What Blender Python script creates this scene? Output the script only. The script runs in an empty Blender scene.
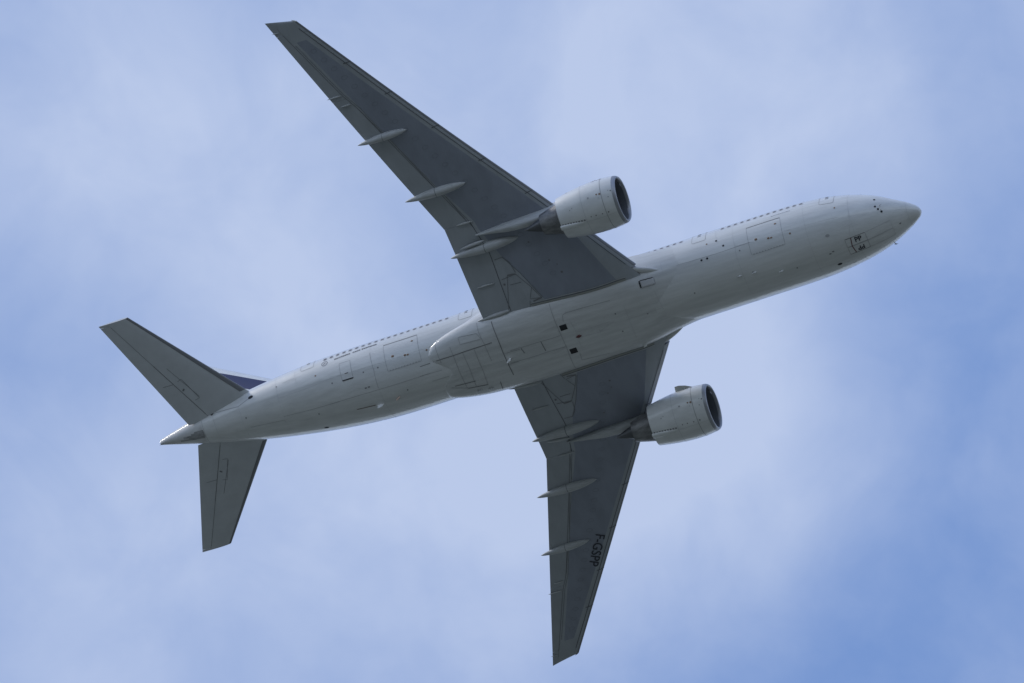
import bpy, bmesh, math, random
import numpy as np
from mathutils import Vector, Matrix
from mathutils.bvhtree import BVHTree

random.seed(7)
S = bpy.context.scene
COL = S.collection

# ------------------------------------------------------------------ camera
# plane frame: x runs aft from the nose, y to starboard, z up; 1 unit = 1 m
CAM_IN_PLANE = Vector((-171.2321, 443.6670, -873.0800))
EYE = Vector((0, 0, 1.7))
cd = bpy.data.cameras.new('camera')
cam = bpy.data.objects.new('camera', cd)
COL.objects.link(cam)
BANK = Matrix.Rotation(math.radians(15.0), 3, 'X')       # the aircraft turns left, port wing low
right = BANK @ Vector((-0.930794, -0.364015, 0.033405))
up = BANK @ -Vector((0.302780, -0.818951, -0.487487))
back = BANK @ -Vector((0.204809, -0.443636, 0.872491))
m3 = Matrix((right, up, back)).transposed()
cam.matrix_world = Matrix.Translation(EYE) @ m3.to_4x4()
cd.sensor_width = 36.0
cd.lens = 13005.594 * 36.0 / 1024.0
cd.clip_start = 1.0
cd.clip_end = 300000.0
S.camera = cam

# ------------------------------------------------------------------ light and exposure
SUN_EL, SUN_AZ = math.radians(52), math.radians(66)      # azimuth from +y towards +x
S.view_settings.view_transform = 'Standard'
S.view_settings.look = 'None'
S.view_settings.exposure = 0.0
S.view_settings.gamma = 1.0
S.view_settings.use_curve_mapping = False
sd = bpy.data.lights.new('sun', 'SUN')
sd.energy = 1.6
sd.angle = math.radians(14)
sd.color = (1.0, 0.97, 0.93)
sun = bpy.data.objects.new('sun', sd)
COL.objects.link(sun)
to_sun = Vector((math.sin(SUN_AZ) * math.cos(SUN_EL), math.cos(SUN_AZ) * math.cos(SUN_EL), math.sin(SUN_EL)))
sun.rotation_euler = to_sun.to_track_quat('Z', 'Y').to_euler()

W = bpy.data.worlds.new('World')
S.world = W
W.use_nodes = True


def build_world():
    nt = W.node_tree
    nt.nodes.clear()
    N = nt.nodes.new
    L = nt.links.new

    def math_(op, a, b=None, c=None, clamp=False):
        n = N('ShaderNodeMath')
        n.operation = op
        n.use_clamp = clamp
        for i, v in enumerate((a, b, c)):
            if v is None:
                continue
            if isinstance(v, (int, float)):
                n.inputs[i].default_value = v
            else:
                L(v, n.inputs[i])
        return n.outputs[0]

    out = N('ShaderNodeOutputWorld')
    bg = N('ShaderNodeBackground')
    bg.inputs['Strength'].default_value = 0.1
    L(bg.outputs[0], out.inputs[0])
    sky = N('ShaderNodeTexSky')
    sky.sky_type = 'NISHITA'
    sky.sun_disc = False
    sky.sun_elevation = SUN_EL
    sky.sun_rotation = SUN_AZ
    sky.air_density = 1.0
    sky.dust_density = 1.0
    sky.ozone_density = 2.0
    tc = N('ShaderNodeTexCoord')
    d = tc.outputs['Generated']

    def noise(scale, detail, rough, off, dist=0.0):
        mp = N('ShaderNodeMapping')
        mp.inputs['Location'].default_value = off
        L(d, mp.inputs['Vector'])
        n = N('ShaderNodeTexNoise')
        n.inputs['Scale'].default_value = scale
        n.inputs['Detail'].default_value = detail
        n.inputs['Roughness'].default_value = rough
        n.inputs['Distortion'].default_value = dist
        L(mp.outputs[0], n.inputs['Vector'])
        return n.outputs['Fac']

    # a torn veil of thin cloud: wide banks, smaller billows, fine fibres
    big = noise(34.0, 3.0, 0.5, (3.1, 1.7, 0.4), 0.3)
    mid = noise(75.0, 4.0, 0.55, (0.3, 5.2, 2.2), 0.4)
    fine = noise(240.0, 4.0, 0.6, (7.3, 2.2, 1.2), 0.6)
    v = math_('MULTIPLY_ADD', big, 0.55, -0.275)
    v = math_('MULTIPLY_ADD', math_('SUBTRACT', mid, 0.5), 0.75, v)
    v = math_('MULTIPLY_ADD', math_('SUBTRACT', fine, 0.5), 0.16, v)
    # individual banks and clear patches of this sky, each at its own direction
    for dirv, rad, amp in SKY_BANKS:
        dt = N('ShaderNodeVectorMath')
        dt.operation = 'DISTANCE'
        L(d, dt.inputs[0])
        dt.inputs[1].default_value = dirv
        mr = N('ShaderNodeMapRange')
        mr.interpolation_type = 'SMOOTHERSTEP'
        L(dt.outputs['Value'], mr.inputs['Value'])
        mr.inputs['From Min'].default_value = 0.0
        mr.inputs['From Max'].default_value = rad
        mr.inputs['To Min'].default_value = amp
        mr.inputs['To Max'].default_value = 0.0
        v = math_('ADD', v, mr.outputs[0])
    fac = math_('ADD', v, 0.5, clamp=True)
    cl = N('ShaderNodeValToRGB')
    e = cl.color_ramp.elements
    e[0].position, e[0].color = 0.0, CLOUD_THIN
    e[1].position, e[1].color = 1.0, CLOUD_THICK
    L(fac, cl.inputs[0])
    mx = N('ShaderNodeMix')
    mx.data_type = 'RGBA'
    mx.inputs[0].default_value = 0.0
    cov = math_('MULTIPLY_ADD', fac, 0.15, 0.85, clamp=True)
    L(cov, mx.inputs[0])
    L(sky.outputs[0], mx.inputs[6])
    gain = N('ShaderNodeVectorMath')
    gain.operation = 'SCALE'
    gain.inputs['Scale'].default_value = 10.0
    sep = N('ShaderNodeSeparateXYZ')
    L(d, sep.inputs[0])
    hz = N('ShaderNodeMapRange')
    hz.interpolation_type = 'SMOOTHSTEP'
    L(sep.outputs[2], hz.inputs['Value'])
    hz.inputs['From Min'].default_value = 0.0
    hz.inputs['From Max'].default_value = 0.6
    hz.inputs['To Min'].default_value = 1.0
    hz.inputs['To Max'].default_value = 0.0
    hm = N('ShaderNodeMix')
    hm.data_type = 'RGBA'
    L(hz.outputs[0], hm.inputs[0])
    L(cl.outputs[0], hm.inputs[6])
    hm.inputs[7].default_value = HORIZON_HAZE
    L(hm.outputs[2], gain.inputs[0])
    L(gain.outputs[0], mx.inputs[7])
    L(mx.outputs[2], bg.inputs['Color'])


def sky_dir(px, py):
    v = right * ((px - 512) / 13005.594) - up * ((py - 341.5) / 13005.594) - back
    return tuple(v.normalized())


PXR = 1 / 13005.594
SKY_BANKS = [(sky_dir(a, b), 330 * PXR, k) for a, b, k in (
    (60, 60, 0.19), (30, 250, -0.16), (60, 450, 0.04), (100, 620, 0.31), (310, 250, 0.22), (400, 560, 0.20), (700, 100, 0.30), (960, 80, 0.16), (970, 260, -0.35), (880, 380, -0.03), (710, 480, 0.43), (690, 620, -0.34), (990, 640, -0.30), (330, 460, 0.18), (180, 140, 0.30), (810, 560, -0.21), (495, 30, 0.21), (935, 570, -0.15), (640, 500, 0.48), (1010, 450, 0.08), (800, 200, 0.18))]
HORIZON_HAZE = (0.71, 0.84, 1.04, 1)
CLOUD_THIN = (0.200, 0.335, 0.685, 1)
CLOUD_THICK = (0.49, 0.585, 0.815, 1)
build_world()


# ------------------------------------------------------------------ materials
def mat(name, col, rough=0.4, metal=0.0, spec=0.5, coat=0.0, dirt=0.0, streak=(0.25, 2.5, 2.5), dirtcol=None, bump=0.0):
    m = bpy.data.materials.new(name)
    m.use_nodes = True
    nt = m.node_tree
    b = nt.nodes['Principled BSDF']
    b.inputs['Base Color'].default_value = (*col, 1)
    b.inputs['Roughness'].default_value = rough
    b.inputs['Metallic'].default_value = metal
    b.inputs['Specular IOR Level'].default_value = spec
    b.inputs['Coat Weight'].default_value = coat
    b.inputs['Coat Roughness'].default_value = 0.02
    if dirt > 0:
        tc = nt.nodes.new('ShaderNodeTexCoord')
        mp = nt.nodes.new('ShaderNodeMapping')
        mp.inputs['Scale'].default_value = streak
        nt.links.new(tc.outputs['Object'], mp.inputs['Vector'])
        n1 = nt.nodes.new('ShaderNodeTexNoise')
        n1.inputs['Scale'].default_value = 1.0
        n1.inputs['Detail'].default_value = 6
        n1.inputs['Roughness'].default_value = 0.62
        nt.links.new(mp.outputs[0], n1.inputs['Vector'])
        r = nt.nodes.new('ShaderNodeValToRGB')
        dc = dirtcol or tuple(c * 0.45 for c in col)
        e = r.color_ramp.elements
        e[0].position, e[0].color = 0.30, (*[c * (1 - dirt) + k * dirt for c, k in zip(col, dc)], 1)
        e[1].position, e[1].color = 0.62, (*col, 1)
        nt.links.new(n1.outputs['Fac'], r.inputs[0])
        nt.links.new(r.outputs[0], b.inputs['Base Color'])
        rr = nt.nodes.new('ShaderNodeMapRange')
        rr.inputs['To Min'].default_value = min(1, rough + 0.14)
        rr.inputs['To Max'].default_value = rough
        nt.links.new(n1.outputs['Fac'], rr.inputs['Value'])
        nt.links.new(rr.outputs[0], b.inputs['Roughness'])
    if bump > 0:
        tc = nt.nodes.new('ShaderNodeTexCoord')
        mp = nt.nodes.new('ShaderNodeMapping')
        mp.inputs['Scale'].default_value = (1.6, 2.2, 2.2)
        nt.links.new(tc.outputs['Object'], mp.inputs['Vector'])
        n2 = nt.nodes.new('ShaderNodeTexNoise')
        n2.inputs['Scale'].default_value = 1.0
        n2.inputs['Detail'].default_value = 2
        nt.links.new(mp.outputs[0], n2.inputs['Vector'])
        bp = nt.nodes.new('ShaderNodeBump')
        bp.inputs['Strength'].default_value = 1.0
        bp.inputs['Distance'].default_value = bump
        nt.links.new(n2.outputs['Fac'], bp.inputs['Height'])
        nt.links.new(bp.outputs[0], b.inputs['Normal'])
        nt.links.new(bp.outputs[0], b.inputs['Coat Normal'])
    return m


M = dict(
    white=mat('white_paint', (.74, .75, .735), .35, coat=1.0, dirt=.26, bump=.010),
    belly=mat('belly_paint', (.70, .71, .70), .40, coat=.7, bump=.012, dirt=.34, streak=(.3, 2.2, 2.2)),
    seam=mat('panel_gap', (.22, .22, .225), .7),
    softseam=mat('panel_seam', (.58, .585, .59), .55),
    midseam=mat('panel_joint', (.41, .415, .42), .65),
    midseamd=mat('panel_joint_dark', (.20, .205, .215), .6),
    seamd=mat('wing_gap', (.13, .135, .145), .7),
    tank=mat('access_panel_edge', (.20, .215, .25), .5),
    cone=mat('tail_cone_paint', (.66, .66, .65), .42, coat=.3, dirt=.45, streak=(.7, 2.2, 2.2), dirtcol=(.33, .33, .33)),
    stain=mat('oil_stain', (.20, .15, .12), .6),
    seal=mat('pale_seal', (.34, .345, .32), .55),
    darkred=mat('dark_red_paint', (.13, .04, .045), .4),
    inkgrey=mat('grey_lettering', (.14, .15, .19), .5),
    rustpale=mat('copper_fitting', (.62, .47, .38), .35),
    grey=mat('wing_grey', (.42, .445, .47), .38, dirt=.25, streak=(.9, .35, .5)),
    box=mat('wing_box_grey', (.315, .34, .40), .42, dirt=.3, streak=(.7, .3, .5)),
    slat=mat('slat_dark_edge', (.21, .215, .225), .4),
    tail=mat('tailplane_grey', (.63, .65, .67), .36, dirt=.2, streak=(.6, .6, .6)),
    fairing=mat('fairing_grey', (.54, .555, .555), .35, dirt=.35, streak=(.8, 3, 3)),
    nacelle=mat('nacelle_grey', (.78, .79, .775), .35, coat=.8, bump=.006, dirt=.25, streak=(.8, 1.5, 1.5)),
    lip=mat('brushed_lip', (.36, .37, .39), .42, metal=.7),
    dark=mat('dark_void', (.02, .022, .026), .6),
    duct=mat('inlet_liner', (.13, .14, .16), .5),
    blade=mat('fan_blade', (.05, .055, .065), .35, metal=.4),
    hot=mat('hot_metal', (.28, .28, .275), .40, metal=.5, dirt=.85, streak=(1.0, 2.5, 2.5), dirtcol=(.09, .09, .095)),
    metal=mat('bare_metal', (.50, .51, .52), .33, metal=.85, dirt=.5, streak=(2, 3, 3)),
    plug=mat('plug_metal', (.12, .125, .13), .4, metal=.6),
    soot=mat('soot_grey', (.40, .40, .40), .5, dirt=.8, streak=(2, 4, 4)),
    glass=mat('window_dark', (.19, .175, .175), .25),
    frame=mat('window_frame', (.50, .50, .50), .35),
    navy=mat('navy_paint', (.010, .020, .085), .45, spec=.25),
    red=mat('red_paint', (.42, .035, .035), .35, coat=.2),
    ink=mat('dark_lettering', (.035, .038, .055), .5),
    rust=mat('rust_marks', (.27, .18, .12), .7),
    lens=mat('lens_white', (.85, .86, .85), .2),
    redlens=mat('lens_red', (.12, .03, .035), .2),
)


# ------------------------------------------------------------------ helpers
def pchip(xs, ys):
    xs = np.array(xs, float)
    ys = np.array(ys, float)
    h = np.diff(xs)
    dl = np.diff(ys) / h
    d = np.zeros_like(ys)
    for i in range(1, len(xs) - 1):
        if dl[i - 1] * dl[i] > 0:
            w1 = 2 * h[i] + h[i - 1]
            w2 = h[i] + 2 * h[i - 1]
            d[i] = (w1 + w2) / (w1 / dl[i - 1] + w2 / dl[i])
    d[0], d[-1] = dl[0], dl[-1]

    def f(x):
        i = int(np.clip(np.searchsorted(xs, x) - 1, 0, len(h) - 1))
        t = (min(max(x, xs[0]), xs[-1]) - xs[i]) / h[i]
        return float((2 * t**3 - 3 * t**2 + 1) * ys[i] + (t**3 - 2 * t**2 + t) * h[i] * d[i]
                     + (-2 * t**3 + 3 * t**2) * ys[i + 1] + (t**3 - t**2) * h[i] * d[i + 1])
    return f


class Mesh:
    def __init__(s):
        s.v, s.f, s.m, s.sm, s.mats = [], [], [], [], []

    def slot(s, m):
        if m not in s.mats:
            s.mats.append(m)
        return s.mats.index(m)

    def add(s, verts, faces, m, smooth=True):
        o = len(s.v)
        k = s.slot(m)
        s.v += [tuple(p) for p in verts]
        for f in faces:
            s.f.append(tuple(i + o for i in f))
            s.m.append(k)
            s.sm.append(smooth)

    def grid(s, rows, m, close_u=False, close_v=False, smooth=True, flip=False):
        """rows: list of equally long lists of points; m may be a function (i, j) -> material"""
        nr, nc = len(rows), len(rows[0])
        o = len(s.v)
        for r in rows:
            s.v += [tuple(p) for p in r]
        for i in range(nr if close_u else nr - 1):
            for j in range(nc if close_v else nc - 1):
                a, b = o + i * nc + j, o + i * nc + (j + 1) % nc
                c, d = o + ((i + 1) % nr) * nc + (j + 1) % nc, o + ((i + 1) % nr) * nc + j
                s.f.append((a, d, c, b) if flip else (a, b, c, d))
                s.m.append(s.slot(m(i, j) if callable(m) else m))
                s.sm.append(smooth)

    def fan(s, ring, m, flip=False, smooth=False):
        s.add(ring, [tuple(range(len(ring)))[::-1] if flip else tuple(range(len(ring)))], m, smooth)

    def mirrored(s):
        t = Mesh()
        t.v = [(x, -y, z) for x, y, z in s.v]
        t.f = [f[::-1] for f in s.f]
        t.m, t.sm, t.mats = list(s.m), list(s.sm), list(s.mats)
        return t

    def moved(s, dy):
        t = Mesh()
        t.v = [(x, y + dy, z) for x, y, z in s.v]
        t.f, t.m, t.sm, t.mats = list(s.f), list(s.m), list(s.sm), list(s.mats)
        return t

    def bvh(s):
        return BVHTree.FromPolygons([Vector(p) for p in s.v], s.f)

    def build(s, name, parent=None, label=None, fixn=True):
        me = bpy.data.meshes.new(name)
        me.from_pydata(s.v, [], s.f)
        for m in s.mats:
            me.materials.append(m)
        me.polygons.foreach_set('material_index', s.m)
        me.polygons.foreach_set('use_smooth', s.sm)
        me.update()
        if fixn:
            bm = bmesh.new()
            bm.from_mesh(me)
            bmesh.ops.recalc_face_normals(bm, faces=bm.faces)
            bm.to_mesh(me)
            bm.free()
        o = bpy.data.objects.new(name, me)
        COL.objects.link(o)
        if parent is not None:
            o.parent = parent
        if label:
            o['label'] = label
        return o


def box(me, c, size, m, R=None):
    R = R or Matrix.Identity(3)
    pts = [Vector(c) + R @ Vector((sx * size[0] / 2, sy * size[1] / 2, sz * size[2] / 2)) for sx in (-1, 1) for sy in (-1, 1) for sz in (-1, 1)]
    me.add(pts, [(0, 1, 3, 2), (4, 6, 7, 5), (0, 4, 5, 1), (2, 3, 7, 6), (0, 2, 6, 4), (1, 5, 7, 3)], m, False)


def blob(me, a, b, w, h, m, pw=.6, n=14, k=12, power=1.0):
    """a spindle from a to b, widest w across and h deep"""
    a, b = Vector(a), Vector(b)
    t = (b - a).normalized()
    side = t.cross(Vector((0, 0, 1))).normalized()
    upv = side.cross(t)
    rows = []
    for i in range(n + 1):
        s = 0.5 - 0.5 * math.cos(math.pi * i / n)
        r = (math.sin(math.pi * s ** pw)) ** power if 0 < i < n else 0.0
        r = max(r, .004)
        c = a.lerp(b, s)
        rows.append([c + side * (w / 2 * r * math.cos(q)) + upv * (h / 2 * r * math.sin(q)) for q in [2 * math.pi * j / k for j in range(k)]])
    me.grid(rows, m, close_v=True)
    me.fan(rows[0], m)
    me.fan(rows[-1], m)


# surface followers: thin seams and flush panels laid on a built surface
def snap(bvh, p, off):
    loc, nor, _, _ = bvh.find_nearest(Vector(p))
    c = loc - Vector((loc.x, 0, 0))
    return loc, nor


def orient(n, ref):
    return n if n.dot(ref) > 0 else -n


def seam(me, bvh, pts, width, m, out, off=.008, step=.2):
    """out(p) -> rough outward direction at p"""
    P = []
    for a, b in zip(pts[:-1], pts[1:]):
        a, b = Vector(a), Vector(b)
        n = max(1, int((b - a).length / step))
        P += [a.lerp(b, i / n) for i in range(n)]
    P.append(Vector(pts[-1]))
    L, Nn = [], []
    for p in P:
        loc, nor, _, _ = bvh.find_nearest(p)
        L.append(loc)
        Nn.append(orient(nor, out(p)))
    A, B = [], []
    for i, p in enumerate(L):
        t = (L[min(i + 1, len(L) - 1)] - L[max(i - 1, 0)])
        if t.length < 1e-6:
            t = Vector((1, 0, 0))
        sd = t.normalized().cross(Nn[i]).normalized() * (width / 2)
        A.append(p + sd + Nn[i] * off)
        B.append(p - sd + Nn[i] * off)
    me.grid([A, B], m)


def disc(me, bvh, p, r, m, out, off=.012, n=12, sx=1.0):
    p = Vector(p)
    loc, nor, _, _ = bvh.find_nearest(p)
    nor = orient(nor, out(p))
    t = Vector((1, 0, 0)) - nor * nor.x
    t.normalize()
    b = nor.cross(t)
    me.add([loc + nor * off + t * (r * sx * math.cos(2 * math.pi * i / n)) + b * (r * math.sin(2 * math.pi * i / n)) for i in range(n)], [tuple(range(n))], m, False)


def rrect(w, h, r, k=4):
    pts = []
    for cx, cy, a0 in ((w / 2 - r, h / 2 - r, 0), (-w / 2 + r, h / 2 - r, 90), (-w / 2 + r, -h / 2 + r, 180), (w / 2 - r, -h / 2 + r, 270)):
        for i in range(k + 1):
            a = math.radians(a0 + 90 * i / k)
            pts.append((cx + r * math.cos(a), cy + r * math.sin(a)))
    return pts


def plate(me, bvh, to3, w, h, r, m, out, off=.012, rings=12):
    """rounded plate in a local (u, v) frame mapped by to3, wrapped on the surface"""
    o2 = rrect(w, h, r)
    # densify outline
    o3 = []
    for (a, b), (c, d) in zip(o2, o2[1:] + o2[:1]):
        n = max(1, int(math.hypot(c - a, d - b) / .25))
        o3 += [(a + (c - a) * i / n, b + (d - b) * i / n) for i in range(n)]

    def pt(u, v, of):
        p = Vector(to3(u, v))
        loc, nor, _, _ = bvh.find_nearest(p)
        return loc + orient(nor, out(p)) * of
    rows = [[pt(u * k / rings, v * k / rings, off) for u, v in o3] for k in range(1, rings + 1)]
    if off > .008:
        rows.append([pt(u, v, -.01) for u, v in o3])
    me.grid(rows, m, close_v=True)
    me.add(rows[0], [tuple(range(len(o3)))], m)


# ------------------------------------------------------------------ the ground far below
def build_ground():
    me = Mesh()
    n = 60
    R = 140000.0
    rows = []
    for i in range(n + 1):
        rows.append([(math.copysign(abs(u) ** 2.2, u) * R, math.copysign(abs(v) ** 2.2, v) * R, 0)
                     for u in [2 * i / n - 1] for v in [2 * j / n - 1 for j in range(n + 1)]])
    m = bpy.data.materials.new('fields')
    m.use_nodes = True
    nt = m.node_tree
    b = nt.nodes['Principled BSDF']
    b.inputs['Roughness'].default_value = .95
    b.inputs['Specular IOR Level'].default_value = .1
    tc = nt.nodes.new('ShaderNodeTexCoord')
    vo = nt.nodes.new('ShaderNodeTexVoronoi')
    vo.inputs['Scale'].default_value = .004
    nt.links.new(tc.outputs['Object'], vo.inputs['Vector'])
    r = nt.nodes.new('ShaderNodeValToRGB')
    r.color_ramp.interpolation = 'CONSTANT'
    cols = [(.062, .078, .062), (.100, .110, .094), (.137, .141, .126), (.086, .099, .081), (.164, .164, .147), (.122, .129, .112)]
    e = r.color_ramp.elements
    e[0].position, e[0].color = 0, (*cols[0], 1)
    e[1].position, e[1].color = .2, (*cols[1], 1)
    for i, c in enumerate(cols[2:]):
        k = e.new(.36 + .16 * i)
        k.color = (*c, 1)
    nt.links.new(vo.outputs['Color'], r.inputs[0])
    nt.links.new(r.outputs[0], b.inputs['Base Color'])
    me.grid(rows, m, smooth=False, flip=True)
    g = me.build('ground', fixn=False)
    g['kind'] = 'structure'
    g['label'] = 'flat patchwork of green and tan fields below the aircraft'
    return g


build_ground()

# ------------------------------------------------------------------ the airliner
root = bpy.data.objects.new('airliner', None)
COL.objects.link(root)
root.location = EYE - BANK @ CAM_IN_PLANE
root.rotation_euler = BANK.to_euler()
root.empty_display_size = 3
root['label'] = 'white twin-engine airliner with grey wings and navy-striped fin, flying overhead in the cloudy sky'
root['category'] = 'airliner'

# ---- fuselage
PROF = [(0, -.85, -.85, 0.004), (.06, -.66, -1.03, .2), (.2, -.45, -1.2, .4), (.5, -.2, -1.38, .66), (1, .13, -1.6, .98), (1.5, .42, -1.82, 1.26),
        (2, .72, -2.03, 1.52), (3, 1.4, -2.40, 1.98), (4, 1.93, -2.69, 2.31), (5, 2.33, -2.87, 2.56), (6, 2.63, -2.98, 2.75),
        (7, 2.83, -3.05, 2.89), (8, 2.96, -3.09, 2.99), (9.5, 3.06, -3.1, 3.07), (11.5, 3.1, -3.1, 3.1), (20, 3.1, -3.1, 3.1), (30, 3.1, -3.1, 3.1),
        (41, 3.1, -3.1, 3.1), (42.5, 3.1, -3.08, 3.1), (44, 3.1, -2.96, 3.09), (46, 3.1, -2.66, 3.04), (48, 3.09, -2.27, 2.93), (50, 3.06, -1.86, 2.75), (52, 3.0, -1.42, 2.5),
        (54, 2.93, -.96, 2.2), (56, 2.83, -.49, 1.84), (58, 2.68, 0.0, 1.42), (60, 2.45, .55, .95), (61.5, 2.22, .95, .55), (62.5, 2.02, 1.22, .27), (62.9, 1.95, 1.3, .15)]
_P = np.array(PROF)
_zt, _zb, _w = (pchip(_P[:, 0], _P[:, i]) for i in (1, 2, 3))


def fus(x, ph, off=0.0):
    """point of the fuselage skin at station x, angle ph in degrees from the keel towards starboard"""
    zt, zb, w = _zt(x), _zb(x), _w(x)
    a = math.radians(ph)
    # angle is measured about the mid height, as in polar coordinates
    hh = (zt - zb) / 2
    s, c = math.sin(a), -math.cos(a)
    r = 1 / math.sqrt((s / w) ** 2 + (c / hh) ** 2) + off
    return Vector((x, r * s, (zt + zb) / 2 + r * c))


def fus_out(p):
    zc = (_zt(p[0]) + _zb(p[0])) / 2
    return Vector((0, p[1], p[2] - zc)).normalized()


xs = [0, .02, .06, .12, .2, .3, .42, .56, .72, .9] + [1.1 + .25 * i for i in range(42)] + [11.6 + .5 * i for i in range(61)] + [42 + .35 * i for i in range(58)] + [62.15, 62.4, 62.6, 62.75, 62.9]
xs = sorted(set(x for x in xs if x <= 62.9))
NF = 112
fm = Mesh()
rows = []
for x in xs:
    zt, zb, w = _zt(x), _zb(x), _w(x)
    rows.append([(x, w * math.sin(2 * math.pi * j / NF), (zt + zb) / 2 - (zt - zb) / 2 * math.cos(2 * math.pi * j / NF)) for j in range(NF)])
fm.grid(rows, lambda i, j: M['cone'] if xs[i] > 59.05 else M['white'], close_v=True)
fm.fan(rows[0], M['white'])
fm.fan(rows[-1], M['dark'])
FUS = fm.bvh()
fuse_mesh = fm


def sm(t):
    t = min(max(t, 0), 1)
    return t * t * (3 - 2 * t)


# ---- wing-body fairing: a rounded box under the wing roots
LOBE = pchip([-110, -60, -35, -10, 4, 9, 14, 20, 30, 40, 50, 60, 72, 90, 110],
             [35.0, 38.0, 39.45, 39.3, 38.6, 38.4, 38.5, 38.85, 39.45, 39.65, 39.4, 38.45, 36.4, 34.8, 34.0])


def fair_r(x, ph):
    a = math.radians(ph)
    n = 3.2
    Wd, D = 3.5, 3.2
    r = 1 / ((abs(math.sin(a)) / Wd) ** n + (abs(math.cos(a)) / D) ** n) ** (1 / n)
    h = max(r - 3.1, .03)
    f = sm((x - (20.9 - 2.6 * sm(abs(ph) / 60))) / (2.6 + 4.2 * sm((abs(ph) - 15) / 55)))
    e = LOBE(ph)
    t = (e - x) / 2.6
    if t <= 0:
        return 3.1 - .12
    back = math.sqrt(max(0, 1 - (1 - min(t, 1)) ** 2))
    taper = 1 - .42 * sm((x - 31.5) / 8)
    return 3.1 - .02 + h * f * back * taper - (.05 if f <= 0 else 0)


def fair_pt(x, ph, off=0.0):
    a = math.radians(ph)
    r = fair_r(x, ph) + off
    return Vector((x, r * math.sin(a), -r * math.cos(a)))


bm_ = Mesh()
fx = [17.5 + .25 * i for i in range(64)] + [33.5 + .125 * i for i in range(52)]
fp = [-96 + 2 * i for i in range(97)]
bm_.grid([[fair_pt(x, p) for p in fp] for x in fx], M['belly'])
FAIR = bm_.bvh()
fair_mesh = bm_

# ---- wings
LEX = lambda y: 22.16 + .680 * (y - 3.91)
TEX = lambda y: 34.64 + (y - 3.3) * .0405 if y < 10.73 else 34.94 + .368 * (y - 10.73)
ZTE = pchip([0, 3.3, 10.7, 15, 20, 25, 30.3], [-2.3, -1.84, -.25, .42, 1.33, 2.38, 3.58])
TWZ = pchip([0, 3.3, 10.7, 20, 30.3], [.15, .15, .10, .0, -.05])
TC = pchip([0, 3.3, 10.7, 20, 30.3], [.135, .13, .108, .098, .092])


def yt(c):
    c = min(max(c, 0), 1)
    return 5 * (.2969 * math.sqrt(c) - .126 * c - .3516 * c * c + .2843 * c ** 3 - .1036 * c ** 4)


def wpt(y, c, side, k=1.0):
    """wing skin point; side +1 upper, -1 lower; c is the chord fraction"""
    x0, x1 = LEX(y), TEX(y)
    ch = x1 - x0
    t = TC(y)
    camber = .012 * math.sin(math.pi * min(1, c) ** 1.4)
    th = t * yt(c) * (1.0 if side > 0 else .86) * k + .0011
    return Vector((x0 + ch * c, y, ZTE(y) + TWZ(y) * (1 - c) + ch * (camber + side * th)))


def wing_solid(me, ys, c0, c1, mlow, mup=None, nc=8, k=1.0):
    """closed piece of the wing between chord fractions c0(y) and c1(y); mlow may be f(y, c)"""
    mup = mup or M['grey']
    ts = [0.5 - 0.5 * math.cos(math.pi * i / nc) for i in range(nc + 1)]
    lo, hi = [], []
    for y in ys:
        a, b = c0(y), c1(y)
        lo.append([wpt(y, a + (b - a) * t, -1, k) for t in ts])
        hi.append([wpt(y, a + (b - a) * t, 1, k) for t in ts])

    def ml(i, j):
        if callable(mlow):
            a, b = c0(ys[i]), c1(ys[i])
            return mlow((ys[i] + ys[i + 1]) / 2, a + (b - a) * (ts[j] + ts[j + 1]) / 2)
        return mlow
    me.grid(lo, ml)
    me.grid(hi, mup)
    me.grid([[r[0] for r in lo], [r[0] for r in hi]], mup if not callable(mlow) else M['seam'], smooth=False)
    me.grid([[r[-1] for r in lo], [r[-1] for r in hi]], mup if not callable(mlow) else M['seam'], smooth=False)
    for r1, r2 in ((lo[0], hi[0]), (lo[-1], hi[-1])):
        me.add(list(r1) + list(r2)[::-1], [tuple(range(2 * len(r1)))], mup, False)


def cx(y, x):
    return (x - LEX(y)) / (TEX(y) - LEX(y))


def lin(*pts):
    X = [p[0] for p in pts]
    Y = [p[1] for p in pts]
    return lambda y: float(np.interp(y, X, Y))


def dense(a, b, n, extra=()):
    return sorted(set([a + (b - a) * i / n for i in range(n + 1)] + [e for e in extra if a < e < b]))


Y0, YT = 2.4, 29.72
SLAT_CUTS = [3.6, 8.6, 11.6, 15.2, 18.8, 22.4, 25.6, 28.8]
# edge between the leading-edge panels and the darker box, and the hinge line of the trailing surfaces (x as f(y))
C_SLAT = lambda y: min(.30, .42 / (TEX(y) - LEX(y)))
TE_CH = lin((2, 2.25), (3.3, 2.3), (5.9, 2.43), (8, 2.56), (10.73, 2.1), (10.76, 1.95), (14.2, 1.8), (22, 1.33), (23.3, 1.03), (29.4, .5))     # chord of the moving trailing surfaces
C_FLAP = lambda y: 1 - TE_CH(y) / (TEX(y) - LEX(y))
BOX_LE = lin((3.3, 2.0), (8, .8), (12, .70), (20, .77), (28.4, .86))
BOX_TE = lin((3.3, 5.2), (3.66, 5.06), (5.95, 4.15), (7.46, 3.35), (10.07, 2.5), (14.2, 2.02), (22, 1.52), (28.06, 1.02))


def lower_mat(y, c):
    ch = TEX(y) - LEX(y)
    if y > 28.2 or c * ch < BOX_LE(y) or (1 - c) * ch < BOX_TE(y):
        return M['grey']
    return M['box']


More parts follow.
